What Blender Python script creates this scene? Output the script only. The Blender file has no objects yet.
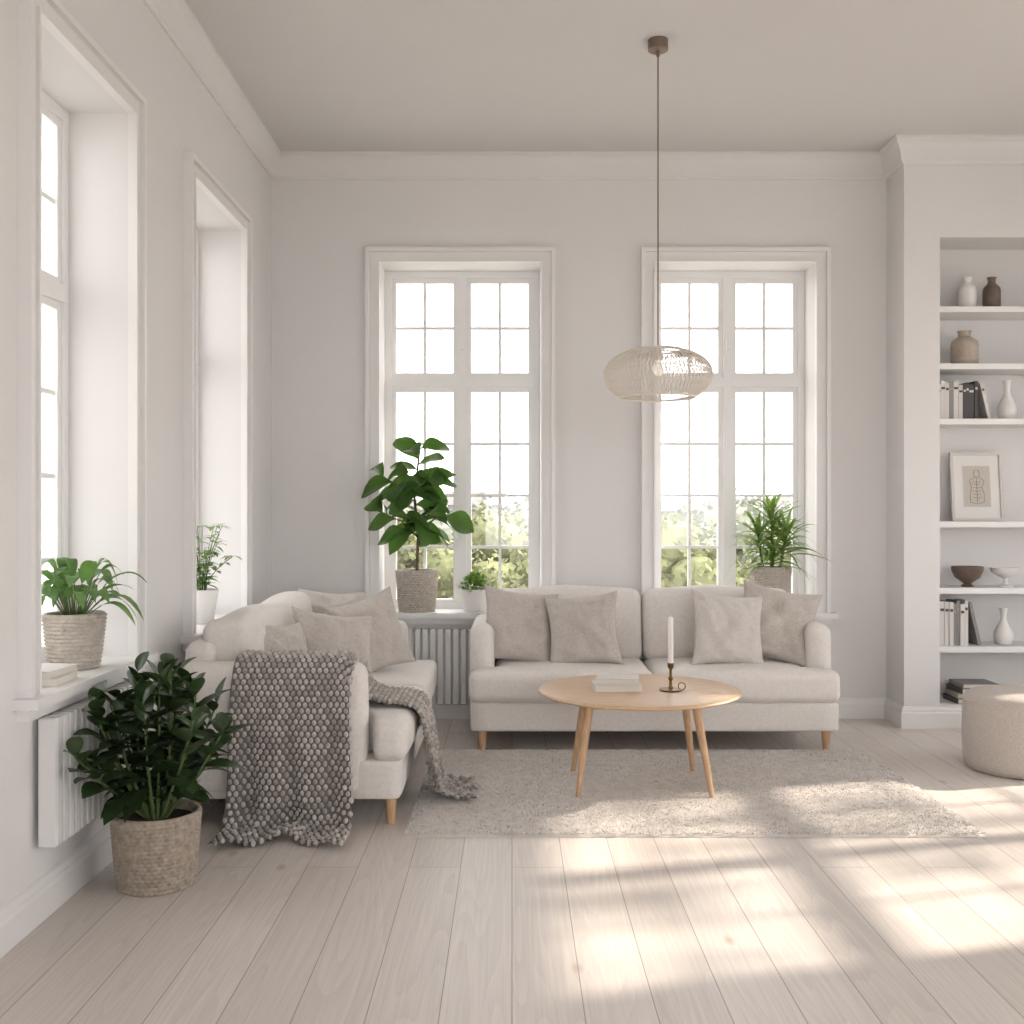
import bpy, math, random
from mathutils import Vector, Matrix, noise as mnoise
random.seed(7)
R = random.uniform
pi = math.pi

# ------------------------------------------------------------------ materials
def nodes_of(name):
    m = bpy.data.materials.new(name); m.use_nodes = True
    nt = m.node_tree
    return m, nt, nt.nodes['Principled BSDF'], nt.nodes['Material Output']

def mat(name, base, rough=.6, var=0.0, vscale=5, bump=0.0, bscale=200, stretch=(1,1,1), metal=0.0, transl=0.0, sheen=0.0, bdist=.002, spec=None):
    m, nt, bs, out = nodes_of(name)
    N, L = nt.nodes, nt.links
    bs.inputs['Roughness'].default_value = rough
    bs.inputs['Metallic'].default_value = metal
    if spec is not None: bs.inputs['Specular IOR Level'].default_value = spec
    if sheen: bs.inputs['Sheen Weight'].default_value = sheen
    bs.inputs['Base Color'].default_value = (*base, 1)
    tc = N.new('ShaderNodeTexCoord'); mp = N.new('ShaderNodeMapping')
    mp.inputs['Scale'].default_value = stretch
    L.new(tc.outputs['Object'], mp.inputs['Vector'])
    if var:
        nz = N.new('ShaderNodeTexNoise'); nz.inputs['Scale'].default_value = vscale; nz.inputs['Detail'].default_value = 4
        L.new(mp.outputs[0], nz.inputs['Vector'])
        cr = N.new('ShaderNodeValToRGB')
        cr.color_ramp.elements[0].position = .3; cr.color_ramp.elements[1].position = .7
        cr.color_ramp.elements[0].color = (*[c*(1-var) for c in base], 1)
        cr.color_ramp.elements[1].color = (*[min(1, c*(1+var)) for c in base], 1)
        L.new(nz.outputs['Fac'], cr.inputs['Fac'])
        L.new(cr.outputs['Color'], bs.inputs['Base Color'])
    if bump:
        nb = N.new('ShaderNodeTexNoise'); nb.inputs['Scale'].default_value = bscale; nb.inputs['Detail'].default_value = 3
        L.new(mp.outputs[0], nb.inputs['Vector'])
        b = N.new('ShaderNodeBump'); b.inputs['Strength'].default_value = bump; b.inputs['Distance'].default_value = bdist
        L.new(nb.outputs['Fac'], b.inputs['Height']); L.new(b.outputs[0], bs.inputs['Normal'])
    if transl:
        tr = N.new('ShaderNodeBsdfTranslucent'); mx = N.new('ShaderNodeMixShader')
        mx.inputs[0].default_value = transl
        tr.inputs[0].default_value = (base[0]*1.6, base[1]*1.6, base[2]*.9, 1)
        L.new(bs.outputs[0], mx.inputs[1]); L.new(tr.outputs[0], mx.inputs[2]); L.new(mx.outputs[0], out.inputs[0])
    return m

M_wall   = mat('wall_paint', (.745,.728,.720), .9, .012, 2, .25, 120, bdist=.001)
M_ceil   = mat('ceiling_paint', (.66,.635,.62), .95, .01, 2)
M_trim   = mat('trim_paint', (.80,.785,.775), .45)
M_frame  = mat('window_paint', (.84,.835,.83), .35)
M_sofa   = mat('linen_fabric', (.74,.70,.665), .95, .05, 60, .5, 500, sheen=.2)
M_pil    = mat('pillow_linen', (.52,.475,.435), .95, .10, 90, .6, 450, sheen=.2)
M_pil2   = mat('pillow_linen_light', (.61,.57,.53), .95, .08, 90, .6, 450, sheen=.2)
M_wood   = mat('oak_wood', (.60,.42,.27), .42, .14, 6, .15, 40, (1,14,14))
M_woodv  = mat('oak_wood_leg', (.56,.36,.21), .42, .14, 6, .15, 40, (14,14,1))
M_brass  = mat('aged_brass', (.20,.12,.06), .35, metal=1)
M_wax    = mat('candle_wax', (.82,.77,.74), .5)
M_basket = mat('woven_seagrass', (.37,.315,.255), .85, .25, 45, .4, 250)
M_basket2= mat('woven_cotton', (.48,.43,.375), .85, .15, 45, .4, 250)
M_pot    = mat('ceramic_white', (.78,.76,.74), .4)
M_soil   = mat('soil', (.045,.03,.02), .95, .4, 60, .8, 90)
M_leafD  = mat('leaf_dark', (.030,.058,.020), .34, .5, 9, transl=.10)
M_leafF  = mat('leaf_fig', (.070,.145,.036), .38, .45, 7, transl=.25)
M_leafL  = mat('leaf_light', (.12,.23,.075), .45, .45, 9, transl=.3)
M_leafY  = mat('leaf_yellow_green', (.17,.27,.08), .45, .45, 9, transl=.35)
M_leafS  = mat('leaf_soft', (.20,.32,.12), .45, .35, 9, transl=.3)
M_stem   = mat('stem_green', (.10,.15,.05), .6)
M_bark   = mat('bark', (.16,.11,.07), .85, .3, 30, .5, 80)
M_rad    = mat('radiator_enamel', (.76,.75,.74), .35)
M_knitL  = mat('yarn_cream', (.50,.465,.435), .95, .18, 60, .6, 400)
M_knitD  = mat('yarn_grey', (.36,.33,.31), .95, .2, 60, .6, 400)
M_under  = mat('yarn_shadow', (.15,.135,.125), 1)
M_paper  = mat('book_pages', (.72,.68,.60), .9, .08, 300, stretch=(1,1,20))
M_bkD    = mat('book_dark', (.07,.065,.065), .6)
M_bkG    = mat('book_grey', (.26,.25,.25), .6)
M_bkW    = mat('book_white', (.66,.63,.60), .6)
M_bkT    = mat('book_tan', (.38,.31,.25), .6)
M_vaseB  = mat('stoneware_brown', (.14,.10,.08), .5, .2, 20)
M_vaseT  = mat('stoneware_beige', (.42,.35,.29), .6, .15, 20, .3, 60)
M_lamp   = mat('rattan_cream', (.82,.76,.68), .6)
M_bronze = mat('canopy_bronze', (.24,.18,.14), .4, metal=.5)
M_pouf   = mat('boucle_fabric', (.54,.485,.44), .95, .1, 120, .8, 260, bdist=.004)
M_rug    = mat('rug_wool', (.80,.76,.725), 1.0, .08, 24)
M_ink    = mat('ink_line', (.30,.22,.17), .8)
M_ground = mat('pale_field', (.44,.43,.40), 1, .1, .2)
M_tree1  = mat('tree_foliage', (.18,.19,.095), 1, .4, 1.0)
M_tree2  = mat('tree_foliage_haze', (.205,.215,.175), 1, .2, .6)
M_house  = mat('distant_plaster_haze', (.19,.19,.19), 1, .1, .5)  # distance haze is put into this grey
M_roof   = mat('distant_roof_haze', (.165,.155,.15), 1)  # roof colour greyed to include the distance haze

# bulb
M_bulb, nt, bs, out = nodes_of('bulb_glow')
bs.inputs['Base Color'].default_value = (.9,.87,.82,1); bs.inputs['Roughness'].default_value=.3
bs.inputs['Emission Color'].default_value = (1,.88,.72,1); bs.inputs['Emission Strength'].default_value = .35
# glass
M_glass, nt, bs, out = nodes_of('window_glass')
tr = nt.nodes.new('ShaderNodeBsdfTransparent'); gl = nt.nodes.new('ShaderNodeBsdfGlossy'); gl.inputs['Roughness'].default_value = .02
mx = nt.nodes.new('ShaderNodeMixShader'); mx.inputs[0].default_value = .05
nt.links.new(tr.outputs[0], mx.inputs[1]); nt.links.new(gl.outputs[0], mx.inputs[2]); nt.links.new(mx.outputs[0], out.inputs[0])

# floor: white-washed pine planks
def floor_mat():
    m, nt, bs, out = nodes_of('whitewashed_pine')
    N, L = nt.nodes, nt.links
    def math_(op, a, b=None):
        n = N.new('ShaderNodeMath'); n.operation = op
        for i, v in enumerate((a, b)):
            if v is None: continue
            if isinstance(v, (int, float)): n.inputs[i].default_value = v
            else: L.new(v, n.inputs[i])
        return n.outputs[0]
    def mixc(t, f, a, b):
        n = N.new('ShaderNodeMix'); n.data_type = 'RGBA'; n.blend_type = t
        if isinstance(f, float): n.inputs[0].default_value = f
        else: L.new(f, n.inputs[0])
        for i, v in ((6, a), (7, b)):
            if isinstance(v, tuple): n.inputs[i].default_value = v
            else: L.new(v, n.inputs[i])
        return n.outputs[2]
    tc = N.new('ShaderNodeTexCoord'); sp = N.new('ShaderNodeSeparateXYZ'); L.new(tc.outputs['Object'], sp.inputs[0])
    cb = N.new('ShaderNodeCombineXYZ'); L.new(sp.outputs[1], cb.inputs[0]); L.new(sp.outputs[0], cb.inputs[1])
    br = N.new('ShaderNodeTexBrick'); L.new(cb.outputs[0], br.inputs['Vector'])
    br.offset = .37; br.inputs['Scale'].default_value = 1
    br.inputs['Brick Width'].default_value = 2.3; br.inputs['Row Height'].default_value = .18
    br.inputs['Mortar Size'].default_value = .0014; br.inputs['Mortar Smooth'].default_value = .2
    br.inputs['Color1'].default_value = (.755,.695,.65,1); br.inputs['Color2'].default_value = (.67,.61,.565,1)
    br.inputs['Mortar'].default_value = (.33,.28,.24,1)
    row = math_('FLOOR', math_('DIVIDE', sp.outputs[0], .18))
    shift = math_('MULTIPLY', row, 7.31)
    c2 = N.new('ShaderNodeCombineXYZ')
    L.new(math_('ADD', sp.outputs[0], math_('MULTIPLY', row, 3.7)), c2.inputs[0]); L.new(math_('ADD', math_('MULTIPLY', sp.outputs[1], .07), shift), c2.inputs[1])
    wv = N.new('ShaderNodeTexNoise'); wv.inputs['Scale'].default_value = 6.5; wv.inputs['Detail'].default_value = 1
    L.new(c2.outputs[0], wv.inputs['Vector'])
    rings = math_('FRACT', math_('MULTIPLY', wv.outputs['Fac'], 18.))
    rr0 = N.new('ShaderNodeMapRange'); L.new(rings, rr0.inputs[0]); rr0.inputs[1].default_value=0; rr0.inputs[2].default_value=1; rr0.inputs[3].default_value=1.0; rr0.inputs[4].default_value=.92
    c3 = N.new('ShaderNodeCombineXYZ')
    L.new(math_('MULTIPLY', sp.outputs[0], 110.), c3.inputs[0]); L.new(math_('ADD', math_('MULTIPLY', sp.outputs[1], 2.2), shift), c3.inputs[1])
    nz = N.new('ShaderNodeTexNoise'); nz.inputs['Scale'].default_value = 1; nz.inputs['Detail'].default_value = 5; L.new(c3.outputs[0], nz.inputs['Vector'])
    g = mixc('MULTIPLY', 1.0, br.outputs['Color'], rr0.outputs[0])
    nr = N.new('ShaderNodeMapRange'); L.new(nz.outputs['Fac'], nr.inputs[0]); nr.inputs[1].default_value=.3; nr.inputs[2].default_value=.7; nr.inputs[3].default_value=.91; nr.inputs[4].default_value=1.04
    g2 = mixc('MULTIPLY', 1.0, g, nr.outputs[0])
    c4 = N.new('ShaderNodeCombineXYZ'); L.new(math_('MULTIPLY', sp.outputs[0], 4.2), c4.inputs[0]); L.new(math_('MULTIPLY', sp.outputs[1], 2.0), c4.inputs[1])
    vo = N.new('ShaderNodeTexVoronoi'); vo.inputs['Scale'].default_value = 1; L.new(c4.outputs[0], vo.inputs['Vector'])
    kr = N.new('ShaderNodeMapRange'); L.new(vo.outputs['Distance'], kr.inputs[0])
    kr.inputs[1].default_value=.02; kr.inputs[2].default_value=.09; kr.inputs[3].default_value=.65; kr.inputs[4].default_value=0
    g3 = mixc('MIX', kr.outputs[0], g2, (.42,.31,.23,1))
    L.new(g3, bs.inputs['Base Color'])
    rr = N.new('ShaderNodeMapRange'); L.new(nz.outputs['Fac'], rr.inputs[0]); rr.inputs[3].default_value=.34; rr.inputs[4].default_value=.50
    L.new(rr.outputs[0], bs.inputs['Roughness'])
    b = N.new('ShaderNodeBump'); b.inputs['Strength'].default_value = .35; b.inputs['Distance'].default_value = .002; b.invert = True
    L.new(br.outputs['Fac'], b.inputs['Height']); L.new(b.outputs[0], bs.inputs['Normal'])
    return m
M_floor = floor_mat()

# ------------------------------------------------------------------ mesh builder
class MB:
    def __init__(s, M=None): s.v=[]; s.f=[]; s.m=[]; s.M = M
    def add(s, vs, fs, mi=0):
        o = len(s.v)
        if s.M is not None: vs = [s.M @ Vector(p) for p in vs]
        s.v += [tuple(p) for p in vs]; s.f += [tuple(i+o for i in f) for f in fs]; s.m += [mi]*len(fs)
    def box(s, x0,x1,y0,y1,z0,z1, mi=0, T=None):
        vs=[Vector(p) for p in ((x0,y0,z0),(x1,y0,z0),(x1,y1,z0),(x0,y1,z0),(x0,y0,z1),(x1,y0,z1),(x1,y1,z1),(x0,y1,z1))]
        if T is not None: vs=[T@p for p in vs]
        s.add(vs, [(0,3,2,1),(4,5,6,7),(0,1,5,4),(1,2,6,5),(2,3,7,6),(3,0,4,7)], mi)
    def lathe(s, prof, c=(0,0,0), seg=40, mi=0, rf=None):
        vs=[]; fs=[]; n=len(prof)
        for k,(r,z) in enumerate(prof):
            for i in range(seg):
                a=2*pi*i/seg; rr=r+(rf(a,z,k) if rf and r>1e-5 else 0)
                vs.append((c[0]+rr*math.cos(a), c[1]+rr*math.sin(a), c[2]+z))
        for k in range(n-1):
            for i in range(seg):
                j=(i+1)%seg
                fs.append((k*seg+i, k*seg+j, (k+1)*seg+j, (k+1)*seg+i))
        s.add(vs, fs, mi)
    def tube(s, pts, rad, seg=8, mi=0, cap=True):
        pts=[Vector(p) for p in pts]; n=len(pts)
        if not isinstance(rad,(list,tuple)): rad=[rad]*n
        vs=[]; fs=[]; up=Vector((0,0,1)); pa=None
        for k in range(n):
            t=(pts[min(k+1,n-1)]-pts[max(k-1,0)]).normalized()
            a=t.cross(up) if abs(t.z)<.95 else t.cross(Vector((1,0,0)))
            a.normalize(); b=t.cross(a).normalized()
            if pa is not None and a.dot(pa)<0: a=-a; b=-b
            pa=a
            for i in range(seg):
                an=2*pi*i/seg; vs.append(pts[k]+(a*math.cos(an)+b*math.sin(an))*rad[k])
        for k in range(n-1):
            for i in range(seg):
                j=(i+1)%seg; fs.append((k*seg+i,k*seg+j,(k+1)*seg+j,(k+1)*seg+i))
        if cap: fs.append(tuple(range(seg))[::-1]); fs.append(tuple(range((n-1)*seg,n*seg)))
        s.add(vs,fs,mi)
    def ell(s, c, ax, mi=0, seg=8, rings=5):
        vs=[c+ax[2]]; fs=[]
        for k in range(1,rings):
            ph=pi*k/rings
            for i in range(seg):
                a=2*pi*i/seg
                vs.append(c+ax[0]*(math.sin(ph)*math.cos(a))+ax[1]*(math.sin(ph)*math.sin(a))+ax[2]*math.cos(ph))
        vs.append(c-ax[2]); e=len(vs)-1
        for i in range(seg):
            j=(i+1)%seg; fs.append((0,1+i,1+j)); fs.append((e,1+(rings-2)*seg+j,1+(rings-2)*seg+i))
        for k in range(rings-2):
            for i in range(seg):
                j=(i+1)%seg; fs.append((1+k*seg+i,1+(k+1)*seg+i,1+(k+1)*seg+j,1+k*seg+j))
        s.add(vs,fs,mi)
    def leaf(s, p, d, L, W, droop=.2, fold=.2, shape='ovate', mi=0, n=7, twist=0, wave=0, clampx=None, lim=None):
        d=Vector(d).normalized(); p=Vector(p)
        side=d.cross(Vector((0,0,1)))
        if side.length<.05: side=Vector((1,0,0))
        side.normalize()
        if twist: side=Matrix.Rotation(twist,3,d)@side
        nrm=side.cross(d).normalized()
        vs=[]; fs=[]; ph=R(0,6)
        for k in range(n+1):
            t=k/n
            if shape=='ovate': w=math.sin(pi*min(1,t**.85))**.8 if 0<t<1 else .03
            elif shape=='obovate': w=math.sin(pi*t**1.5)**.75 if 0<t<1 else .05
            elif shape=='strap': w=min(1,.45+t*3)*(1-t**2.2)
            else: w=math.sin(pi*t)**1.0 if 0<t<1 else .03
            w*=W/2
            c=p+d*(L*t*(1-.25*droop*t))+Vector((0,0,-1))*(droop*L*t*t)
            wz=wave*W*math.sin(ph+t*9)
            vs += [c-side*w+nrm*(fold*w+wz), c-side*w*.5+nrm*(fold*w*.35), c, c+side*w*.5+nrm*(fold*w*.35), c+side*w+nrm*(fold*w-wz)]
        if clampx is not None:
            for q in vs:
                if q.x<clampx: q.x=clampx+R(0,.01)
        if lim is not None: # (xmin,xmax,ywall): stay in front of the wall outside the opening
            out=any(q.x<lim[0] or q.x>lim[1] for q in vs)
            my=max(q.y for q in vs)
            if out and my>lim[2]:
                for q in vs: q.y-=my-lim[2]
            mz=max(q.y for q in vs)
            if mz>lim[2]+.25:
                for q in vs: q.y-=mz-lim[2]-.25
        for k in range(n):
            for i in range(4):
                a=k*5+i; fs.append((a,a+1,a+6,a+5))
        s.add(vs,fs,mi)
    def keep_in_reveal(s, y0, y1, xw=-1.44):
        s.v=[(x,min(max(y,y0),y1),z) if x<xw else (x,y,z) for (x,y,z) in s.v]
    def obj(s, name, mats, smooth=True, parent=None, bevel=0, angle=40, bseg=2):
        me=bpy.data.meshes.new(name); me.from_pydata(s.v,[],s.f)
        if not isinstance(mats,(list,tuple)): mats=[mats]
        for m in mats: me.materials.append(m)
        me.polygons.foreach_set('material_index', s.m)
        me.update()
        if smooth:
            me.shade_smooth(); me.set_sharp_from_angle(angle=math.radians(angle))
        o=bpy.data.objects.new(name, me); bpy.context.collection.objects.link(o)
        if parent: o.parent=parent
        if bevel:
            b=o.modifiers.new('bevel','BEVEL'); b.width=bevel; b.segments=bseg; b.limit_method='ANGLE'
        return o

def empty(name, loc=(0,0,0), rz=0):
    e=bpy.data.objects.new(name,None); e.empty_display_size=.1
    e.location=loc; e.rotation_euler=(0,0,rz); bpy.context.collection.objects.link(e); return e

# ------------------------------------------------------------------ room dimensions (metres)
XL, XR, YB, YR, H = -1.45, 3.9, 6.46, -2.5, 3.40
TH = .36

def wall(name, along, a0,a1, t0,t1, z0,z1, ops, m=M_wall):
    b=MB()
    def put(p0,p1,q0,q1):
        if p1-p0<1e-4 or q1-q0<1e-4: return
        if along=='x': b.box(p0,p1,t0,t1,q0,q1)
        else: b.box(t0,t1,p0,p1,q0,q1)
    cur=a0
    for (o0,o1,oz0,oz1) in sorted(ops):
        put(cur,o0,z0,z1); put(o0,o1,z0,oz0); put(o0,o1,oz1,z1); cur=o1
    put(cur,a1,z0,z1)
    return b.obj(name,m,smooth=False)

WB=[(-.797,.175),(.863,1.83)]
WL=[(3.22,4.04),(4.80,5.72)]
WR=[(3.72,5.62),(1.3,2.7),(-1.2,.2)]
ZT=2.75; ZB=.64; ZLs=.70
b=MB(); b.box(XL-.02,XR+.02,YR,YB+.02,-.1,0); b.obj('floor',M_floor,smooth=False)
b=MB(); b.box(XL-.3,XR+.3,YR,YB+.3,H,H+.15); b.obj('ceiling',M_ceil,smooth=False)
wall('wall_back','x',XL-TH,XR+TH,YB,YB+TH,-.1,H,[(a,c,ZB-.032,ZT) for a,c in WB])
wall('wall_left','y',YR,YB,XL-TH,XL,-.1,H,[(a,c,ZLs-.032,ZT) for a,c in WL])
wall('wall_right','y',YR,YB,XR,XR+TH,-.1,H,[(a,c,.518,2.65) for a,c in WR])
wall('wall_rear','x',XL-TH,XR+TH,YR-.2,YR,-.1,H,[(-.4,3.2,.7,2.8)])  # unseen opening behind the camera, added and sized for sky fill
# chimney-breast wall with shelf niche
AX, AY, NX0, NX1, NZ0, NZ1 = 2.262, 6.17, 2.468, 3.45, .12, 2.83
wall('wall_alcove','x',AX,XR,AY,YB,0,H,[(NX0,NX1,NZ0,NZ1)])

def window(name, M, w, z0, z1, ztr=2.056, glass=True, rows_b=4, side=.12):
    e=empty(name)
    b=MB(M)
    yf0,yf1=.225,.285
    fr=.042
    b.box(0,fr,yf0,yf1,z0,z1); b.box(w-fr,w,yf0,yf1,z0,z1)
    b.box(fr,w-fr,yf0,yf1,z1-fr,z1); b.box(fr,w-fr,yf0,yf1,z0,z0+.03)
    cx=w/2
    b.box(cx-.026,cx+.026,yf0-.008,yf1,z0+.03,z1-fr)
    b.box(fr,cx-.026,yf0-.012,yf1,ztr-.03,ztr+.03); b.box(cx+.026,w-fr,yf0-.012,yf1,ztr-.03,ztr+.03)
    for (xa,xb) in ((fr,cx-.026),(cx+.026,w-fr)):
        for (za,zb,rows) in ((z0+.03,ztr-.03,rows_b),(ztr+.03,z1-fr,2)):
            st=.03; y0,y1=yf0+.012,yf1-.008
            b.box(xa,xa+st,y0,y1,za,zb); b.box(xb-st,xb,y0,y1,za,zb)
            b.box(xa+st,xb-st,y0,y1,za,za+st); b.box(xa+st,xb-st,y0,y1,zb-st,zb)
            mc=(xa+xb)/2
            b.box(mc-.009,mc+.009,y0+.008,y1-.008,za+st,zb-st)
            for r in range(1,rows):
                zz=za+st+(zb-za-2*st)*r/rows
                b.box(xa+st,xb-st,y0+.011,y1-.011,zz-.009,zz+.009)
    b.box(cx-.012,cx+.012,yf0-.03,yf0-.008,ztr-.42,ztr-.33)   # handle
    b.box(cx-.012,cx+.012,yf0-.03,yf0-.008,ztr+.2,ztr+.26)
    b.obj('frame',M_frame,smooth=False,parent=e)
    if glass:
        g=MB(M); g.box(fr,w-fr,yf0+.0305,yf0+.0325,z0+.03,z1-fr); g.obj('glass',M_glass,smooth=False,parent=e)
    c=MB(M)
    for (i0,i1,pr) in ((0,.012,.034),(.012,.062,.022),(.062,.085,.042)):
        P=[(-i0,z0),(-i0,z1+i0),(w+i0,z1+i0),(w+i0,z0)]; Q=[(-i1,z0),(-i1,z1+i1),(w+i1,z1+i1),(w+i1,z0)]
        for k in range(3):
            a,b_,cc,d=P[k],P[k+1],Q[k+1],Q[k]
            vs=[Vector((p[0],y,p[1])) for y in (0,-pr) for p in (a,b_,cc,d)]
            c.add(vs,[(3,2,1,0),(4,5,6,7),(0,1,5,4),(1,2,6,5),(2,3,7,6),(3,0,4,7)])
    c.obj('casing',M_trim,smooth=False,parent=e)
    s=MB(M)
    s.box(-side,w+side,-.075,0,z0-.032,z0); s.box(0,w,0,.225,z0-.032,z0)
    s.box(-side+.03,w+side-.03,-.035,0,z0-.07,z0-.032)
    s.obj('sill',M_trim,smooth=False,parent=e)
    return e
for i,(a,c) in enumerate(WB): window('window_%d'%(i+1), Matrix.Translation((a,YB,0)), c-a, ZB, ZT)
for i,(a,c) in enumerate(WL): window('window_%d'%(i+3), Matrix.Translation((XL,a,0))@Matrix.Rotation(pi/2,4,'Z'), c-a, ZLs, ZT)
for i,(a,c) in enumerate(WR): window('window_%d'%(i+5), Matrix.Translation((XR,c,0))@Matrix.Rotation(-pi/2,4,'Z'), c-a, .55, 2.65, ztr=2.0, glass=False)

def mould(name, prof, p0, p1, inward, m0=0, m1=0, m=M_trim):
    b=MB(); n=Vector((inward[0],inward[1],0)); t=Vector((p1[0]-p0[0],p1[1]-p0[1],0)).normalized()
    vs=[]; k=len(prof)
    for p,mm in ((p0,m0),(p1,m1)):
        for (d,z) in prof: vs.append(Vector((p[0],p[1],0))+n*d+t*(mm*d)+Vector((0,0,z)))
    fs=[(i,(i+1)%k,k+(i+1)%k,k+i) for i in range(k)]+[tuple(range(k))[::-1],tuple(range(k,2*k))]
    b.add(vs,fs); return b.obj(name,m,angle=25)
cor=[(0,H-.15),(.012,H-.15),(.015,H-.138),(.022,H-.134),(.026,H-.112),(.034,H-.08),(.048,H-.052),(.060,H-.038),(.063,H-.022),(.07,H-.018),(.07,H),(0,H)]
base=[(0,0),(.024,0),(.024,.085),(.018,.095),(.018,.105),(.010,.12),(0,.125)]
for nm,pf in (('c',cor),('b',base)):
    names=['trim_1','trim_2','trim_3','trim_4','trim_5'] if nm=='c' else ['baseboard_back','baseboard_left','baseboard_alcove_side','baseboard_alcove','baseboard_right']
    mm=M_wall if nm=='c' else M_trim
    mould(names[0],pf,(XL,YB),(AX,YB),(0,-1),1,-1,mm)
    mould(names[1],pf,(XL,YR),(XL,YB),(1,0),0,-1,mm)
    mould(names[2],pf,(AX,AY),(AX,YB),(-1,0),-1,-1,mm)
    mould(names[3],pf,(AX,AY),(XR,AY),(0,-1),-1,-1,mm)
    mould(names[4],pf,(XR,YR),(XR,AY),(-1,0),0,-1,mm)

# ------------------------------------------------------------------ radiators
def radiator(M, L, z0, z1, dp=.07, pipes=True, name='radiator'):
    b=MB(M); n=int(L/.045)
    b.box(0,L,dp*.45,dp*.65,z0+.02,z1-.02)
    for i in range(n):
        x=(i+.5)*L/n
        b.box(x-.0165,x+.0165,0,dp,z0,z1)
    b.box(-.008,0,0,dp,z0,z1); b.box(L,L+.008,0,dp,z0,z1)
    if pipes:
        b.tube([(.06,.04,z0+.01),(.06,.04,0)],.009)
    b.tube([(L-.06,dp*.5,z0+.01),(L-.06,dp*.5,0)],.009)
    b.obj(name,M_rad,smooth=False,bevel=.006,bseg=2)
radiator(Matrix.Translation((-.86,YB-.085,0)), 1.05, .10, .545)
radiator(Matrix.Translation((XL+.072,3.24,0))@Matrix.Rotation(pi/2,4,'Z'), .92, .23, .62, .055, False)

# ------------------------------------------------------------------ soft shapes
def rbox(hx,hy,hz,r,n=14,puff=0,wr=0,seed=0,fn=None):
    idx={}; vs=[]; fs=[]
    def vid(i,j,k):
        key=(i,j,k)
        if key not in idx: idx[key]=len(vs); vs.append(Vector((i/n*2-1,j/n*2-1,k/n*2-1)))
        return idx[key]
    for a in range(n):
        for c in range(n):
            fs.append((vid(a,c,0),vid(a,c+1,0),vid(a+1,c+1,0),vid(a+1,c,0)))
            fs.append((vid(a,c,n),vid(a+1,c,n),vid(a+1,c+1,n),vid(a,c+1,n)))
            fs.append((vid(a,0,c),vid(a+1,0,c),vid(a+1,0,c+1),vid(a,0,c+1)))
            fs.append((vid(a,n,c),vid(a,n,c+1),vid(a+1,n,c+1),vid(a+1,n,c)))
            fs.append((vid(0,a,c),vid(0,a,c+1),vid(0,a+1,c+1),vid(0,a+1,c)))
            fs.append((vid(n,a,c),vid(n,a+1,c),vid(n,a+1,c+1),vid(n,a,c+1)))
    h=Vector((hx,hy,hz)); out=[]
    def warp(t,hh):
        s=math.sin(t*pi/2); return (.45*t+.55*s)*hh
    for p in vs:
        q=Vector((warp(p.x,hx),warp(p.y,hy),warp(p.z,hz)))
        inn=Vector([max(-(h[i]-r),min(h[i]-r,q[i])) for i in range(3)])
        d=q-inn
        if d.length>1e-6: q=inn+d.normalized()*r
        u,v,w=q.x/hx,q.y/hy,q.z/hz
        if puff:
            q.z+=puff*(w)*(1-u*u)*(1-v*v); q.y+=puff*.6*v*(1-u*u)*(1-w*w)
        if wr:
            nn=mnoise.noise_vector(q*5+Vector((seed,seed*2,0)))
            q+=nn*wr
        if fn: q=fn(q)
        out.append(q)
    return out,fs
def soft(name,c,h,r,parent,m=M_sofa,n=14,puff=0,wr=0,seed=0,rot=None,fn=None):
    vs,fs=rbox(*h,r,n,puff,wr,seed,fn)
    T=Matrix.Translation(c)
    if rot: T=T@rot
    b=MB(T); b.add(vs,fs); return b.obj(name,m,parent=parent,angle=180)

def sofa(name,loc,rz,W,D,bz=.595,pf=.022):
    e=empty(name,loc,rz)
    f=-D/2; aw=.13; ya=f+.16
    soft('base',(0,.01,.185),(W/2-.01,D/2-.015,.08),.02,e,n=12)
    for i,s in enumerate((-1,1)):
        soft('arm_%d'%(i+1),(s*(W/2-aw/2),(ya+D/2)/2,.38),(aw/2,(D/2-ya)/2,.27),.06,e,n=14,wr=.003,seed=i+3)
        yb=D/2-.2
        cw=W/4; cx=s*cw; hw=cw-.004
        def fn(q,s=s,cx=cx,cw=cw):
            o=s*q.x/cw
            if o>.0:
                yy=q.y+(f+yb)/2
                t=min(1,max(0,(yy-(ya-.035))/.03)); t=t*t*(3-2*t)
                q.x-=s*t*aw*min(1,o*1.15)**2
            return q
        soft('seat_cushion_%d'%(i+1),(cx,(f+yb)/2,.34),(hw,(yb-f)/2,.082),.045,e,n=30,puff=.018,wr=.007,seed=i*3+1,fn=fn)
        bw=(W-2*aw)/4
        soft('back_cushion_%d'%(i+1),(s*bw,D/2-.20,bz),(bw-.004,.105,.205),.055,e,n=22,puff=pf,wr=.013,seed=i*5+2,rot=Matrix.Rotation(math.radians(-9),4,'X'))
    soft('back',(0,D/2-.075,.45),(W/2-aw*.6,.07,.27),.05,e,n=12)
    b=MB()
    for sx in (-1,1):
        for sy in (-1,1):
            x=sx*(W/2-.07); y=sy*(D/2-.07)
            b.tube([(x,y,0),(x,y,.115)],[.016,.025],14)
    b.obj('legs',M_woodv,parent=e)
    return e
sofa('sofa',(.74,5.91,0),0,1.93,.82)
sofa('sofa',(-.875,5.10,0),pi/2,1.78,.92,.60,.026)

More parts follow.
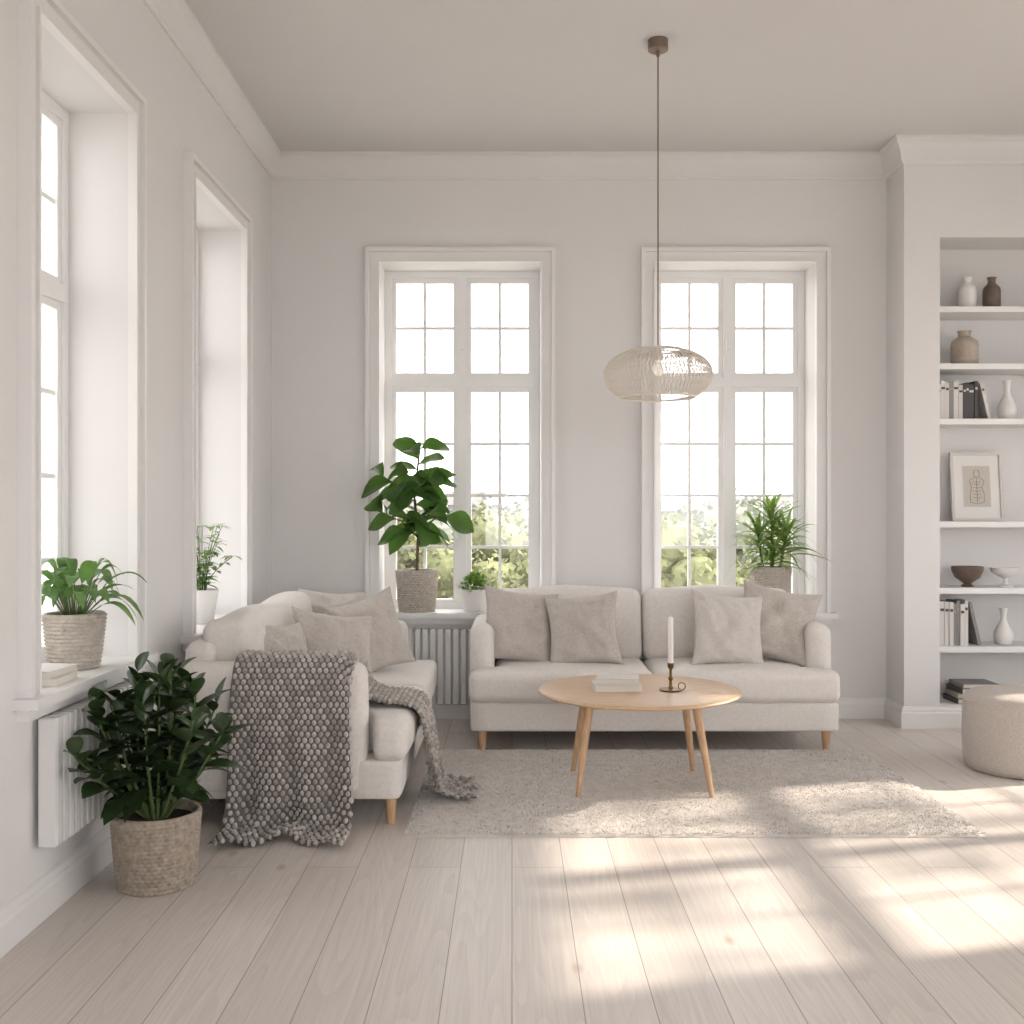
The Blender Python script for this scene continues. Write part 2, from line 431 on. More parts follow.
def pillow(loc, s, T, rot, m=M_pil, seed=0):
    n=30; vs=[]; fs=[]
    def P(u,v,sg):
        a=abs(u); c=abs(v)
        x=s/2*u*(1-.13*(1-v*v)*a); z=s/2*v*(1-.13*(1-u*u)*c)
        t=T/2*(max(0,(1-u**2))*max(0,(1-v**2)))**.40
        w=mnoise.noise(Vector((u*2.2+seed*3,v*2.2,sg+seed)))*.030*(1-max(a,c)**4)
        w+=mnoise.noise(Vector((u*5+seed*3,v*5,sg+seed)))*.014*(1-max(a,c)**4)
        w+=.010*math.sin(math.atan2(v,u)*9+seed)*(a*c)*(1-max(a,c)**6)
        return Vector((x,sg*t+w,z))
    for sg in (1,-1):
        o=len(vs)
        for i in range(n+1):
            for j in range(n+1):
                u=math.sin((i/n*2-1)*pi/2); v=math.sin((j/n*2-1)*pi/2)
                u=.6*u+.4*(i/n*2-1); v=.6*v+.4*(j/n*2-1)
                vs.append(P(u,v,sg))
        for i in range(n):
            for j in range(n):
                a=o+i*(n+1)+j; q=(a,a+1,a+n+2,a+n+1)
                fs.append(q if sg>0 else q[::-1])
    b=MB(); b.add(vs,fs)
    pts=[]
    for k in range(64):
        t=k/16; sd=int(t); q=(t-sd)*2-1
        u,v=[(q,-1),(1,q),(-q,1),(-1,-q)][sd]
        pts.append(P(u,v,1)*1.0)
    pts.append(pts[0]); b.tube(pts,.0035,6,cap=False)
    o=b.obj('throw_pillow',m,angle=60)
    o.location=loc; o.rotation_euler=rot; return o
rd=math.radians
pillow((.04,5.855,.62),.42,.15,(rd(-20),rd(8),rd(10)),M_pil,1)
pillow((.385,5.785,.605),.40,.15,(rd(-18),rd(-6),rd(-8)),M_pil,2)
pillow((1.165,5.765,.61),.41,.15,(rd(-18),rd(6),rd(9)),M_pil2,3)
pillow((1.45,5.855,.63),.43,.15,(rd(-20),rd(11),rd(-9)),M_pil,4)
# pillows of the side sofa
pillow((-.985,4.60,.60),.37,.14,(rd(-24),rd(6),rd(62)),M_pil,5)
pillow((-.82,4.92,.60),.40,.15,(rd(-26),rd(9),rd(30)),M_pil,6)
pillow((-.72,5.44,.62),.41,.15,(rd(-16),rd(-12),rd(42)),M_pil,7)
pillow((-.95,5.68,.645),.38,.14,(rd(-16),rd(5),rd(30)),M_pil2,8)

# ------------------------------------------------------------------ knitted throw
def catmull(P):
    P=[Vector(p) for p in P]; Q=[P[0]*2-P[1]]+P+[P[-1]*2-P[-2]]; out=[]
    for i in range(1,len(Q)-2):
        for k in range(12):
            t=k/12; a,b_,c,d=Q[i-1],Q[i],Q[i+1],Q[i+2]
            out.append(.5*((2*b_)+(c-a)*t+(2*a-5*b_+4*c-d)*t*t+(3*b_-a-3*c+d)*t**3))
    out.append(P[-1])
    ds=[0]
    for i in range(1,len(out)): ds.append(ds[-1]+(out[i]-out[i-1]).length)
    def at(s):
        s=max(0,min(1,s))*ds[-1]
        for i in range(1,len(ds)):
            if ds[i]>=s:
                q=(s-ds[i-1])/max(1e-9,ds[i]-ds[i-1]); return out[i-1].lerp(out[i],q)
        return out[-1]
    return at,ds[-1]
thr=MB(); cell=.0245
def knit(S,nu,nv):
    grid=[[S(i/nu,j/nv) for j in range(nv+1)] for i in range(nu+1)]
    vs=[grid[i][j] for i in range(nu+1) for j in range(nv+1)]
    fs=[(i*(nv+1)+j,i*(nv+1)+j+1,(i+1)*(nv+1)+j+1,(i+1)*(nv+1)+j) for i in range(nu) for j in range(nv)]
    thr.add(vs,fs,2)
    for i in range(nu):
        for j in range(nv):
            p=(grid[i][j]+grid[i+1][j+1]+grid[i][j+1]+grid[i+1][j])/4
            du=(grid[i+1][j]-grid[i][j]); dv=(grid[i][j+1]-grid[i][j])
            n=du.cross(dv)
            if n.length<1e-9: continue
            n.normalize(); cu=du.length; cv=dv.length; du=du.normalized(); dv=dv.normalized()
            mi=0 if R(0,1)<.55 else 1
            # plump staggered loops of thick yarn: two strands crossing into each knot
            if j%2: p=p+du*cu*.5
            tl=R(-.25,.25)
            ax=(dv+du*tl).normalized(); ay=n.cross(ax).normalized()
            thr.ell(p+n*.002,[ay*cell*.40,n*.013,ax*cell*.50],mi,8,5)
thrA=[(0,4.62,.475),(0,4.46,.475),(0,4.385,.50),(0,4.378,.60),(0,4.34,.672),(0,4.27,.680),(0,4.205,.66),(0,4.182,.58),(0,4.168,.40),(0,4.15,.20),(0,4.125,.06),(0,4.06,.022),(0,3.99,.018)]
fA,lA=catmull(thrA)
def SA(u,v):
    p=fA(v); k=max(0,(v-.42)/.58)
    x=-1.08+(.46+.03*k)*u - .04*k
    off=(.032*k*(1+math.sin(u*19+1.2*v))+.012*k*(1+math.sin(u*37+4)))*(1 if p.z>.05 else .6)
    e=.05*math.sin(u*7+1)*k*k if p.z<.1 else 0
    dz=-.03*max(0,(u-.86)/.14)**2 if p.z>.6 else 0
    return Vector((x+.012*math.sin(v*9),p.y-off-e,p.z+dz+(.012*math.sin(u*15)+.012 if p.z<.03 else 0)))
knit(SA,int(.48/cell),int(lA/cell*1.12))
fB,lB=catmull([(-.66,0,.60),(-.62,0,.50),(-.54,0,.462),(-.455,0,.455),(-.39,0,.425),(-.365,0,.33),(-.352,0,.18),(-.335,0,.06),(-.28,0,.024),(-.20,0,.02)])
def SB(u,v):
    p=fB(v)
    y=4.39+.36*u+.12*v
    k=max(0,(v-.35)/.65)
    off=.022*k*(1+math.sin(u*17+2*v))+.01*k*(1+math.sin(u*31))
    return Vector((p.x+off,y+.02*math.sin(v*8+u*3),p.z+(.012+.01*math.sin(u*14) if p.z<.05 else 0)))
knit(SB,int(.42/cell),int(lB/cell*1.12))
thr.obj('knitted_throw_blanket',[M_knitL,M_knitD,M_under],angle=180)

# ------------------------------------------------------------------ rug
def rug():
    x0,x1,y0,y1=-.41,1.82,4.09,5.54
    b=MB(); nx,ny=60,40; vs=[]; fs=[]
    for i in range(nx+1):
        for j in range(ny+1):
            x=x0+(x1-x0)*i/nx; y=y0+(y1-y0)*j/ny
            edge=i in(0,nx) or j in(0,ny)
            vs.append((x+(R(-.004,.004)),y+R(-.004,.004),.001 if edge else .012))
    for i in range(nx):
        for j in range(ny):
            a=i*(ny+1)+j; fs.append((a,a+ny+1,a+ny+2,a+1))
    b.add(vs,fs,0)
    V=b.v; F=b.f
    for k in range(140000):
        x=R(x0+.004,x1-.004); y=R(y0+.004,y1-.004)
        nn=mnoise.noise(Vector((x*22,y*22,0))); a=R(0,6.28)
        h=.004+R(0,.005)+.002*nn; l=.009+R(0,.006); w=.0026
        dx,dy=math.cos(a),math.sin(a); o=len(V)
        V.append((x-dy*w,y+dx*w,.0110)); V.append((x+dy*w,y-dx*w,.0110)); V.append((x+dx*l,y+dy*l,.011+h))
        F.append((o,o+1,o+2))
    b.m=[0]*len(F)
    return b.obj('shag_rug',M_rug,smooth=False)
rug()

# ------------------------------------------------------------------ coffee table
TX,TY,TZ=.578,4.88,.440
e=empty('coffee_table')
b=MB(); r=.460
b.lathe([(0,TZ),(r-.02,TZ),(r-.008,TZ-.002),(r-.002,TZ-.007),(r,TZ-.012),(r-.012,TZ-.02),(r-.05,TZ-.028),(0,TZ-.028)],(TX,TY,0),96)
b.obj('top',M_wood,parent=e,angle=35)
b=MB()
zf=.012
for (fx,fy) in ((.285,4.62),(.865,4.62),(.29,5.08),(.86,5.08)):
    tx=TX+(fx-TX)*.80; ty=TY+(fy-TY)*.62
    b.tube([(fx,fy,zf),(fx+(tx-fx)*.5,fy+(ty-fy)*.5,.22),(tx,ty,TZ-.027)],[.011,.0165,.021],16)
b.box(TX-.25,TX+.25,TY-.17,TY-.13,TZ-.065,TZ-.028); b.box(TX-.25,TX+.25,TY+.11,TY+.15,TZ-.065,TZ-.028)
b.obj('legs',M_woodv,parent=e)

def book(b,cx,cy,z,w,d,t,rz,mi,vert=False,lean=0):
    T=Matrix.Translation((cx,cy,z))@Matrix.Rotation(rz,4,'Z')@Matrix.Rotation(lean,4,'Y')
    c=.0025
    if not vert:
        b.box(-w/2,w/2,-d/2,d/2,0,c,mi,T); b.box(-w/2,w/2,-d/2,d/2,t-c,t,mi,T)
        b.box(-w/2,-w/2+c,-d/2,d/2,c,t-c,mi,T); b.box(-w/2+c,w/2-.004,-d/2+.004,d/2-.004,c,t-c,4,T)
    else:
        b.box(0,c,0,d,0,w,mi,T); b.box(t-c,t,0,d,0,w,mi,T); b.box(c,t-c,0,c,0,w,mi,T)
        b.box(c,t-c,c,d-.004,.004,w-.004,4,T)
        b.box(c,t-c,-.0008,0,w*.78,w*.84,(mi+2)%4,T)
BK=[M_bkD,M_bkG,M_bkW,M_bkT,M_paper]
b=MB(); book(b,.475,4.86,TZ,.215,.155,.030,rd(3),2); book(b,.48,4.86,TZ+.0305,.19,.14,.026,rd(-6),2)
b.obj('book_stack',BK,smooth=False)
e=empty('candlestick')
cx,cy=.715,4.82
b=MB(); b.lathe([(0,.0),(.048,0),(.052,.004),(.05,.008),(.014,.010),(.008,.02),(.006,.045),(.012,.055),(.006,.065),(.006,.095),(.013,.105),(.015,.125),(.012,.125),(.0,.12)],(cx,cy,TZ),28)
pts=[(cx+.05+.016*math.cos(a)*1.0,cy,TZ+.02+.016*math.sin(a)) for a in [k*2*pi/16 for k in range(17)]]
b.tube(pts,.0025,6,cap=False)
b.obj('holder',M_brass,parent=e)
b=MB(); b.lathe([(0,.118),(.0125,.118),(.0115,.325),(.008,.332),(0,.333)],(cx,cy,TZ),18); b.tube([(cx,cy,TZ+.33),(cx,cy,TZ+.343)],.0012,5)
b.obj('candle',M_wax,parent=e)

# ------------------------------------------------------------------ pouf
b=MB(); rP=.262
pr=[(0,0),(rP-.03,0),(rP-.012,.01),(rP-.003,.03),(rP,.06),(rP+.004,.17),(rP,.30),(rP-.001,.325),(rP+.004,.333),(rP-.001,.341),(rP-.012,.358),(rP-.035,.370),(rP-.1,.378),(0,.382)]
b.lathe(pr,(2.465,5.18,0),64); b.obj('round_pouf',M_pouf,angle=60)

# ------------------------------------------------------------------ pendant
PX,PY,PZ=.667,4.885,1.872
e=empty('pendant_lamp')
b=MB(); b.lathe([(0,-.05),(.04,-.05),(.046,-.046),(.046,0),(0,0)],(PX,PY,H),32); b.tube([(PX,PY,H-.05),(PX,PY,H-.075)],.008,10); b.obj('canopy',M_bronze,parent=e)
b=MB(); b.tube([(PX,PY,H-.06),(PX,PY,PZ+.115)],.0034,8); b.obj('cord',M_bronze,parent=e)
def shp(t):
    a=rd(68)-t*rd(68+52)
    return .247*math.cos(a)**.82, (.118 if a>0 else .128)*math.sin(a)*1.02
b=MB()
nr=72
for i in range(nr):
    for tw in (-.13,.13):
        a0=2*pi*i/nr; pts=[]
        for k in range(15):
            t=k/14; rr,zz=shp(t); a=a0+tw*(t-.5)*2
            rr-=.003 if tw<0 else 0
            pts.append((PX+rr*math.cos(a),PY+rr*math.sin(a),PZ+zz))
        b.tube(pts,.0021,4,cap=False)
for t,rad in ((0,.005),(.10,.002),(.5,.0025),(1,.0055)):
    rr,zz=shp(t); b.tube([(PX+rr*math.cos(a),PY+rr*math.sin(a),PZ+zz) for a in [2*pi*k/72 for k in range(73)]],rad,6,cap=False)
rr,zz=shp(0)
for k in range(4):
    a=k*pi/2+.4; b.tube([(PX,PY,PZ+zz+.0),(PX+rr*math.cos(a),PY+rr*math.sin(a),PZ+zz)],.003,6)
b.obj('shade',M_lamp,parent=e,angle=180)
b=MB(); b.lathe([(0,.12),(.018,.12),(.02,.075),(.016,.065),(0,.065)],(PX,PY,PZ),20); b.obj('socket',M_lamp,parent=e)
b=MB(); b.lathe([(0,.068),(.012,.065),(.015,.055),(.024,.035),(.026,.02),(.020,.004),(.010,-.004),(0,-.006)],(PX,PY,PZ),24); b.obj('bulb',M_bulb,parent=e,angle=180)

# ------------------------------------------------------------------ pots & plants
def basket_pot(b,c,r0,r1,h,mi=0,msoil=1,nw=34):
    rows=max(6,int(h/.0135)); rh=h/rows; prof=[(0,.0),(r0*.9,0)]
    for k in range(rows*4+1):
        z=h*k/(rows*4); prof.append((r0+(r1-r0)*(z/h)**.8,z))
    prof+=[(r1-.003,h+.004),(r1-.012,h+.002),(r1-.014,h-.03)]
    def rf(a,z,k):
        if k<2 or k>rows*4+2: return 0
        row=int(z/rh-1e-6); return .0045*abs(math.sin(pi*z/rh))*(1+.75*math.sin(nw*a+pi*row))
    b.lathe(prof,c,nw*5,mi,rf)
    b.lathe([(r1-.012,h-.028),(r1*.5,h-.022),(0,h-.02)],c,32,msoil)
def plain_pot(b,c,r0,r1,h,mi=0,msoil=1):
    b.lathe([(0,0),(r0-.004,0),(r0,.004),(r1,h-.006),(r1,h),(r1-.006,h+.001),(r1-.008,h-.02)],c,40,mi)
    b.lathe([(r1-.007,h-.018),(0,h-.014)],c,32,msoil)
def dirv(az,el): return Vector((math.cos(az)*math.cos(el),math.sin(az)*math.cos(el),math.sin(el)))

# floor rubber plant (dark, leafy)
c=(-1.19,3.58,0); e=empty('potted_rubber_plant')
b=MB(); basket_pot(b,c,.120,.142,.245,nw=40); b.obj('basket',[M_basket,M_soil],parent=e,angle=70)
b=MB(); st=MB()
CL=-1.37
for s in range(23):
    az=s*2.4; spread=.05+.23*((s%5)/4)*R(.85,1.1); hh=.48-.85*max(0,spread-.06)*R(.8,1.3)+R(-.04,.03)
    if s==0: spread=.02; hh=.49
    dx,dy=math.cos(az),math.sin(az)
    p0=Vector((c[0]+.03*dx,c[1]+.03*dy,.22))
    p2=Vector((c[0]+(spread+.02)*dx,c[1]+(spread+.02)*dy,.22+hh))
    if p2.x<CL+.06:
        p2.y-=(CL+.06-p2.x)*1.6+.06; p2.x=CL+.05
    p1=p0.lerp(p2,.5)+Vector((.02*dx,.02*dy,.01))
    st.tube([p0,p1,p2],[.006,.005,.003],7)
    n=11
    for k in range(n):
        t=.26+.74*k/(n-1); q=(p0.lerp(p1,t*2) if t<.5 else p1.lerp(p2,t*2-1))
        la=az*.3+k*2.4+R(-.3,.3); el=rd(0+58*(t-.26)/.74)+R(-.25,.2)
        L=R(.12,.17)*(1 if k<n-2 else .75)
        d=dirv(la,el)
        if q.x+d.x*L<CL and d.x<0: d=Vector((-.25*abs(d.x),-abs(d.y)-.5*abs(d.x),d.z)).normalized()
        b.leaf(q,d,L,L*R(.42,.52),R(.1,.4),.28,'ovate',clampx=CL,wave=.02,twist=R(-.4,.4))
b.obj('leaves',M_leafD,parent=e,angle=180); st.obj('stems',M_stem,parent=e)

# sill plant (broad arching leaves) in woven pot
c=(-1.53,3.74,ZLs); e=empty('potted_peace_lily')
b=MB(); basket_pot(b,c,.078,.102,.19,nw=28); b.obj('basket',[M_basket2,M_soil],parent=e,angle=70)
b=MB()
for k in range(44):
    az=k*2.4+R(-.2,.2); el=rd(R(32,82))
    Lp=R(.07,.18); p0=Vector((c[0]+.02*math.cos(az),c[1]+.02*math.sin(az),c[2]+.165)); d=dirv(az,el)
    if d.x<0: d.x*=.5
    d.y*=.8; d.normalize()
    p1=p0+d*Lp
    b.tube([p0,p1],.002,5,1); d2=Vector((d.x,d.y,d.z*.6)).normalized(); L=R(.16,.25)
    if p1.x+L*d2.x<-1.66: L*=.7
    b.leaf(p1,d2,L,R(.040,.056),R(.35,.9),.25,'ovate',wave=.02,clampx=-1.655,twist=R(-.4,.4))
b.keep_in_reveal(3.235,4.025)
b.obj('leaves',[M_leafL,M_stem],parent=e,angle=180)

# slender plant, far left sill
c=(-1.52,5.24,ZLs); e=empty('potted_herb_plant')
b=MB(); plain_pot(b,c,.058,.080,.165); b.obj('pot',[M_pot,M_soil],parent=e,angle=40)
b=MB()
for k in range(20):
    az=k*2.4; lean=R(.1,.5); hh=R(.16,.33); pts=[]
    for j in range(6):
        t=j/5; pts.append(Vector((c[0]+.02*math.cos(az)+lean*.35*t*t*math.cos(az),c[1]+.02*math.sin(az)+lean*.35*t*t*math.sin(az),c[2]+.15+hh*t)))
        if pts[-1].x<-1.64: pts[-1].x=-1.64
    b.tube(pts,.0016,5,1)
    for j in range(1,6):
        for q in range(2):
            la=R(0,6.28); b.leaf(pts[j],dirv(la,R(-.1,.7)),R(.05,.09),R(.018,.030),.35,.2,'ovate',n=5,clampx=-1.655)
b.keep_in_reveal(4.82,5.70)
b.obj('leaves',[M_leafS,M_stem],parent=e,angle=180)

# fiddle-leaf fig on back sill
c=(-.58,6.53,ZB); e=empty('potted_fiddle_leaf_fig')
b=MB(); basket_pot(b,c,.105,.128,.25,nw=34); b.obj('basket',[M_basket2,M_soil],parent=e,angle=70)
st=MB(); b=MB()
B=Vector(c); LIM=(-.785,.165,6.40)
tr=[B+Vector((0,0,.23)),B+Vector((.01,-.04,.45)),B+Vector((-.005,-.12,.70)),B+Vector((.03,-.15,.98))]
st.tube(tr,[.010,.009,.008,.005],8)
br=[([tr[1],tr[1]+Vector((-.09,-.10,.10)),tr[1]+Vector((-.20,-.16,.15))],8),([tr[1]+Vector((0,0,.03)),tr[1]+Vector((.10,-.08,.11)),tr[1]+Vector((.20,-.13,.15))],8),
    ([tr[2],tr[2]+Vector((-.08,-.04,.06)),tr[2]+Vector((-.18,-.07,.11))],7),([tr[2],tr[2]+Vector((.07,-.05,.06)),tr[2]+Vector((.15,-.09,.08))],6),([tr[1]+Vector((0,0,.0)),tr[2],tr[3]],17)]
for pts,n in br:
    st.tube(pts,[.006,.005,.003],7)
    for k in range(n):
        t=.12+.88*k/(n-1); q=pts[0].lerp(pts[1],t*2) if t<.5 else pts[1].lerp(pts[2],t*2-1)
        az=k*2.4+R(-.3,.3); d=dirv(az,rd(R(-15,35)+30*(t>.85)))
        if d.y>.15: d.y*=-.6
        d.x=d.x*1.4 if abs(d.x)>.1 else R(-.6,.6); d.normalize()
        L=R(.18,.25); b.leaf(q,d,L,L*R(.60,.72),R(.15,.6),.2,'obovate',n=8,wave=.045,twist=random.choice((-1,1))*R(.3,1.1),lim=LIM)
b.obj('leaves',M_leafF,parent=e,angle=180); st.obj('trunk',M_bark,parent=e)

# little bush on back sill
c=(-.225,6.52,ZB); e=empty('potted_small_shrub')
b=MB(); plain_pot(b,c,.068,.095,.135); b.obj('pot',[M_pot,M_soil],parent=e,angle=40)
b=MB()
for k in range(520):
    d=dirv(R(0,6.28),R(-.1,1.5)); q=Vector(c)+Vector((0,0,.135))+Vector((d.x*.095,d.y*.095,d.z*.09))*R(.4,1)
    b.leaf(q,(d+Vector((R(-.5,.5),R(-.5,.5),R(0,.5)))),R(.024,.036),R(.015,.022),.2,.2,'ovate',n=4)
b.obj('leaves',M_leafY,parent=e,angle=180)

# dracaena, right window
c=(1.575,6.52,ZB); e=empty('potted_dracaena'); LIM=(.875,1.82,6.40)
b=MB(); basket_pot(b,c,.095,.125,.27,nw=34); b.obj('basket',[M_basket2,M_soil],parent=e,angle=70)
st=MB(); b=MB()
for (dx,dy,hh,n) in ((0,-.04,.38,44),(-.09,-.05,.27,34),(.085,-.045,.25,34),(0,-.07,.12,26)):
    p0=Vector((c[0]+dx*.5,c[1]+dy*.5,c[2]+.22)); p1=Vector((c[0]+dx,c[1]+dy,c[2]+.22+hh)); st.tube([p0,p1],[.009,.007],7)
    for k in range(n):
        t=k/(n-1); az=k*2.4+R(-.2,.2); q=p0.lerp(p1,.5+.5*t); d=dirv(az,rd(12+58*t+R(-8,8)))
        if d.y>.1: d.y*=-.5
        d.x*=1.25; d.normalize()
        b.leaf(q,d,R(.22,.32),R(.022,.032),R(.3,.8)*(1-.4*t),.35,'strap',n=9,twist=R(-.5,.5),lim=LIM)
b.obj('leaves',M_leafY,parent=e,angle=180); st.obj('canes',M_stem,parent=e)

# ------------------------------------------------------------------ sill accessories
b=MB(); book(b,1.06,6.52,ZB,.24,.16,.04,rd(2),1); book(b,1.05,6.52,ZB+.0405,.22,.15,.04,rd(-3),2); b.obj('book_stack',BK,smooth=False)
b=MB(); b.lathe([(0,0),(.045,0),(.05,.006),(.052,.095),(.048,.10),(.044,.098),(.044,.02),(0,.02)],(1.30,6.50,ZB),32); b.obj('candle_jar',M_bkT)
b=MB(); book(b,-1.49,3.42,ZLs,.14,.20,.026,rd(4),2); book(b,-1.49,3.42,ZLs+.0265,.125,.18,.022,rd(-5),2); b.obj('book_stack',BK,smooth=False)

# ------------------------------------------------------------------ shelves and contents
SZ=[2.435,2.105,1.785,1.19,.805,.465]
e=empty('built_in_bookshelf')
b=MB()
for z in SZ: b.box(NX0,NX1,AY+.02,YB,z-.033,z)
b.obj('shelves',M_trim,smooth=False,parent=e)
b=MB(); b.box(NX0,NX1,AY+.01,YB,NZ0,NZ0+.012); b.obj('bottom_board',M_trim,smooth=False,parent=e)
def vase(name,prof,x,z,m,y=6.30,s=1):
    b=MB(); b.lathe([(r*s,h*s) for r,h in prof],(x,y,z),40); return b.obj(name,m,angle=50)
bottle=[(0,0),(.045,0),(.05,.006),(.05,.11),(.046,.13),(.028,.15),(.022,.158),(.022,.178),(.028,.19),(.022,.19),(.018,.16),(0,.15)]
vase('ceramic_bottle',bottle,2.682,SZ[0],M_pot); vase('brown_bottle_vase',bottle,2.825,SZ[0],M_vaseB)
vase('ribbed_jar',[(0,0),(.068,0),(.076,.01),(.077,.04),(.074,.042),(.077,.05),(.077,.12),(.072,.145),(.045,.165),(.035,.17),(.035,.195),(.042,.205),(.034,.205),(.03,.17),(0,.16)],2.665,SZ[1],M_vaseT)
tear=[(0,0),(.035,0),(.045,.01),(.056,.05),(.052,.085),(.035,.12),(.02,.15),(.016,.18),(.02,.22),(.026,.235),(.02,.235),(.012,.18),(0,.17)]
vase('teardrop_vase',tear,2.915,SZ[2],M_pot)
vase('bud_vase',[(r,h*.92) for r,h in tear],2.895,SZ[5],M_pot)
bowl=[(0,0),(.035,0),(.036,.008),(.02,.018),(.035,.03),(.07,.055),(.088,.095),(.09,.12),(.085,.12),(.08,.095),(.06,.06),(0,.045)]
vase('wooden_bowl',bowl,2.682,SZ[4],M_vaseB)
vase('footed_bowl',[(0,0),(.045,0),(.045,.006),(.014,.02),(.012,.05),(.04,.062),(.078,.085),(.084,.112),(.079,.112),(.07,.09),(0,.07)],2.905,SZ[4],M_pot)
def row(x,xe,z,hmin,hmax,pal,name='books'):
    b=MB()
    while x<xe-.05:
        t=R(.016,.03); book(b,x,6.24+R(0,.012),z,R(hmin,hmax),.16,t,0,random.choice(pal),True); x+=t+.001
    book(b,x+.003,6.25,z,hmax*.96,.155,.02,0,pal[0],True,lean=-.0)
    T=x+.028
    b2h=hmax*.93
    book(b,T+.055,6.25,z+.0,b2h,.155,.018,0,pal[-1],True,lean=-rd(13))
    return b.obj(name,BK,smooth=False)
row(2.475,2.74,SZ[2],.20,.235,[0,1,1,0,1,2]); row(2.475,2.68,SZ[5],.24,.275,[2,1,2,3,2,1])
b=MB(); z=NZ0+.012
for (w,t,mi,r_) in ((.28,.03,0,2),(.26,.028,3,-3),(.24,.03,0,4),(.21,.025,1,0)):
    book(b,2.72,6.30,z,w,.2,t,rd(r_),mi); z+=t+.0005
b.obj('book_stack',BK,smooth=False)
e=empty('framed_art_print',(2.765,6.335,SZ[3]+.002)); e.rotation_euler=(rd(-6),0,0)
b=MB(); w,h,t=.305,.41,.016
for a in ((-w/2,w/2,0,t),(-w/2,w/2,h-t,h)): b.box(a[0],a[1],0,.02,a[2],a[3])
b.box(-w/2,-w/2+t,0,.02,t,h-t); b.box(w/2-t,w/2,0,.02,t,h-t)
b.obj('frame',mat('frame_pale_wood',(.60,.56,.52),.5),smooth=False,parent=e)
b=MB(); b.box(-w/2+t,w/2-t,.008,.018,t,h-t); b.obj('mat_board',mat('mat_board',(.74,.72,.70),.9),smooth=False,parent=e)
b=MB(); b.box(-.08,.08,.006,.008,.085,.33); b.obj('print_paper',mat('print_paper',(.54,.50,.45),.9),smooth=False,parent=e)
b=MB()
def ln(pts): b.tube([(x,.005,z+.012) for x,z in pts],.0016,5)
ln([(-.04,.10),(-.042,.15),(-.03,.19),(-.045,.23),(-.02,.245),(-.008,.25)]); ln([(.04,.10),(.042,.15),(.03,.19),(.045,.23),(.02,.245),(.008,.25)])
ln([(.018*math.cos(k*pi/8),.272+.022*math.sin(k*pi/8)) for k in range(17)])
for z_ in (.13,.15,.17,.19,.21,.225): ln([(-.025,z_),(0,z_-.006),(.025,z_)])
ln([(0,.10),(0,.245)]); ln([(-.04,.10),(0,.09),(.04,.10)])
b.obj('drawing',M_ink,parent=e)

# ------------------------------------------------------------------ outdoors
b=MB(); b.box(-160,160,-60,260,-3.7,-3.5); b.obj('lawn_ground',M_ground,smooth=False)
def leaf_cloud(b,cc,s,n,ls,mi=0):
    V,F=b.v,b.f
    for k in range(n):
        d=Vector((random.gauss(0,1),random.gauss(0,1),random.gauss(0,1))).normalized()
        rr=s*R(.62,1.0)*(1+.35*mnoise.noise(d*2.2+cc))
        q=cc+Vector((d.x*rr,d.y*rr,d.z*rr*.85))
        u=Vector((R(-1,1),R(-1,1),R(-1,1))).normalized(); v=u.cross(Vector((R(-1,1),R(-1,1),R(-1,1)))).normalized()
        l=ls*R(.6,1.2); o=len(V)
        V.extend([tuple(q-u*l),tuple(q+v*l*.6),tuple(q+u*l),tuple(q-v*l*.6)]); F.append((o,o+1,o+2,o+3)); b.m.append(mi)
def tree(name,x,y,ztop,rad,m,nb=6,n=420,ls=.10):
    b=MB()
    for k in range(nb):
        a=R(0,6.28); rr=R(0,rad*.7) if k else 0; s=rad*R(.45,.65)
        cz=ztop-s*.9-(R(0,rad*1.3) if k else 0)
        cc=Vector((x+rr*math.cos(a),y+rr*math.sin(a),cz))
        b.ell(cc,[Vector((s*.66,0,0)),Vector((0,s*.66,0)),Vector((0,0,s*.58))],0,14,9)
        leaf_cloud(b,cc,s,n,ls)
    b.tube([(x,y,-3.5),(x,y,ztop-rad)],[rad*.12,rad*.07],8,1)
    return b.obj(name,[m,M_bark],smooth=False)
for k in range(18):
    tree('garden_tree',-6.2+k*1.15+R(-.3,.3),21+R(-2,5),R(.75,1.6),R(1.4,2.0),M_tree1,n=360)
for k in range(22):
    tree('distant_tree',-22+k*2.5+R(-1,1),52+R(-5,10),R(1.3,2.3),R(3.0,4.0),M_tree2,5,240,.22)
for k in range(5):
    tree('garden_tree',-16+R(-2,2),6+k*5,R(.8,1.8),R(1.8,2.4),M_tree1)
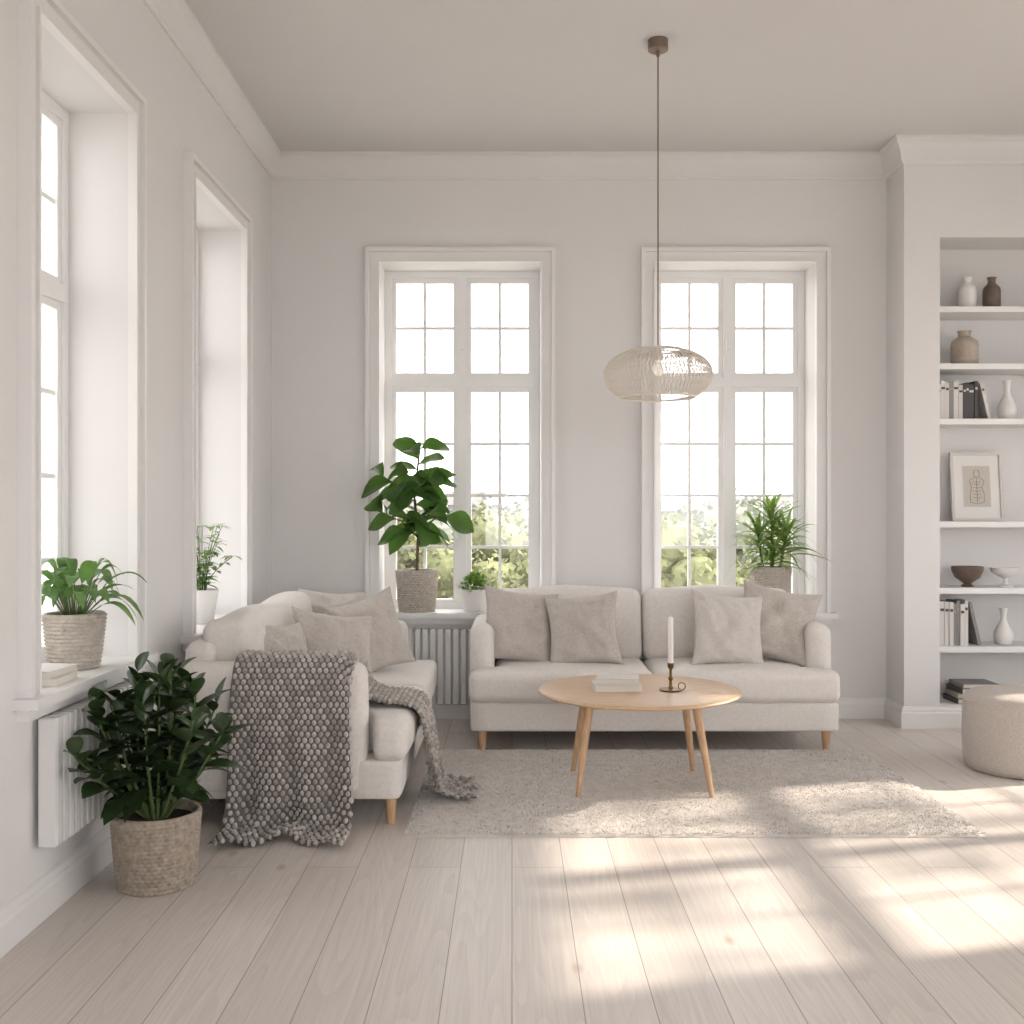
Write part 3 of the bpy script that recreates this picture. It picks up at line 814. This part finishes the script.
for k in range(12):
    x=-32+k*7+R(-2,2); y=105+R(-6,10); wd=R(2.2,4); zt=R(1.0,2.6); b=MB()
    b.box(x-wd,x+wd,y,y+6,-3.5,zt)
    b.add([(x-wd-.3,y-.3,zt),(x+wd+.3,y-.3,zt),(x+wd+.3,y+6.3,zt),(x-wd-.3,y+6.3,zt),(x-wd-.3,y+3,zt+1.4),(x+wd+.3,y+3,zt+1.4)],[(0,1,5,4),(2,3,4,5),(1,2,5),(3,0,4),(3,2,1,0)],1)
    b.obj('distant_house',[M_house,M_roof],smooth=False)
# unseen leafy tree added to dapple the sun coming through the right-hand windows
b=MB(); C=Vector((8.6,6.0,4.3))
for k in range(540):
    d=Vector((R(-1,1),R(-1,1),R(-1,1)))
    if d.length>1: continue
    g=mnoise.noise(d*2.3+Vector((3,1,7)))
    if g<-.10: continue
    q=C+Vector((d.x*1.6,d.y*2.4,d.z*2.2))
    b.leaf(q,(R(-1,1),R(-1,1),R(-.6,.4)),R(.22,.36),R(.12,.2),.3,.2,'ovate',n=4)
for k in range(9):
    a=R(0,6.28); b.tube([C+Vector((0,0,-1.8)),C+Vector((.8*math.cos(a),1.1*math.sin(a),R(-.6,1.4)))],[.05,.015],6,1)
b.tube([(C.x,C.y,-3.5),tuple(C+Vector((0,0,-1.6)))],[.16,.07],10,1)
b.obj('sun_gobo_tree',[M_tree1,M_bark],angle=180)

# ------------------------------------------------------------------ light
w=bpy.data.worlds.new('World'); bpy.context.scene.world=w; w.use_nodes=True
bg=w.node_tree.nodes['Background']; bg.inputs[0].default_value=(.995,.985,.985,1); bg.inputs[1].default_value=4.75
sd=bpy.data.lights.new('sun','SUN'); sd.energy=8.5; sd.angle=rd(1.6); sd.color=(1,.88,.74)
so=bpy.data.objects.new('sun',sd); bpy.context.collection.objects.link(so)
dv=Vector((-.95,-.25,-.61)); so.rotation_euler=dv.to_track_quat('-Z','Y').to_euler(); so.location=(9,7,7)

sc=bpy.context.scene
sc.view_settings.view_transform='Standard'
try: sc.view_settings.look='None'
except: pass

cam=bpy.data.cameras.new('camera'); co=bpy.data.objects.new('camera',cam); bpy.context.collection.objects.link(co)
co.location=(0,0,1.245); co.rotation_euler=(pi/2,0,0); cam.lens=37.6; cam.sensor_width=36; cam.clip_end=500
sc.camera=co
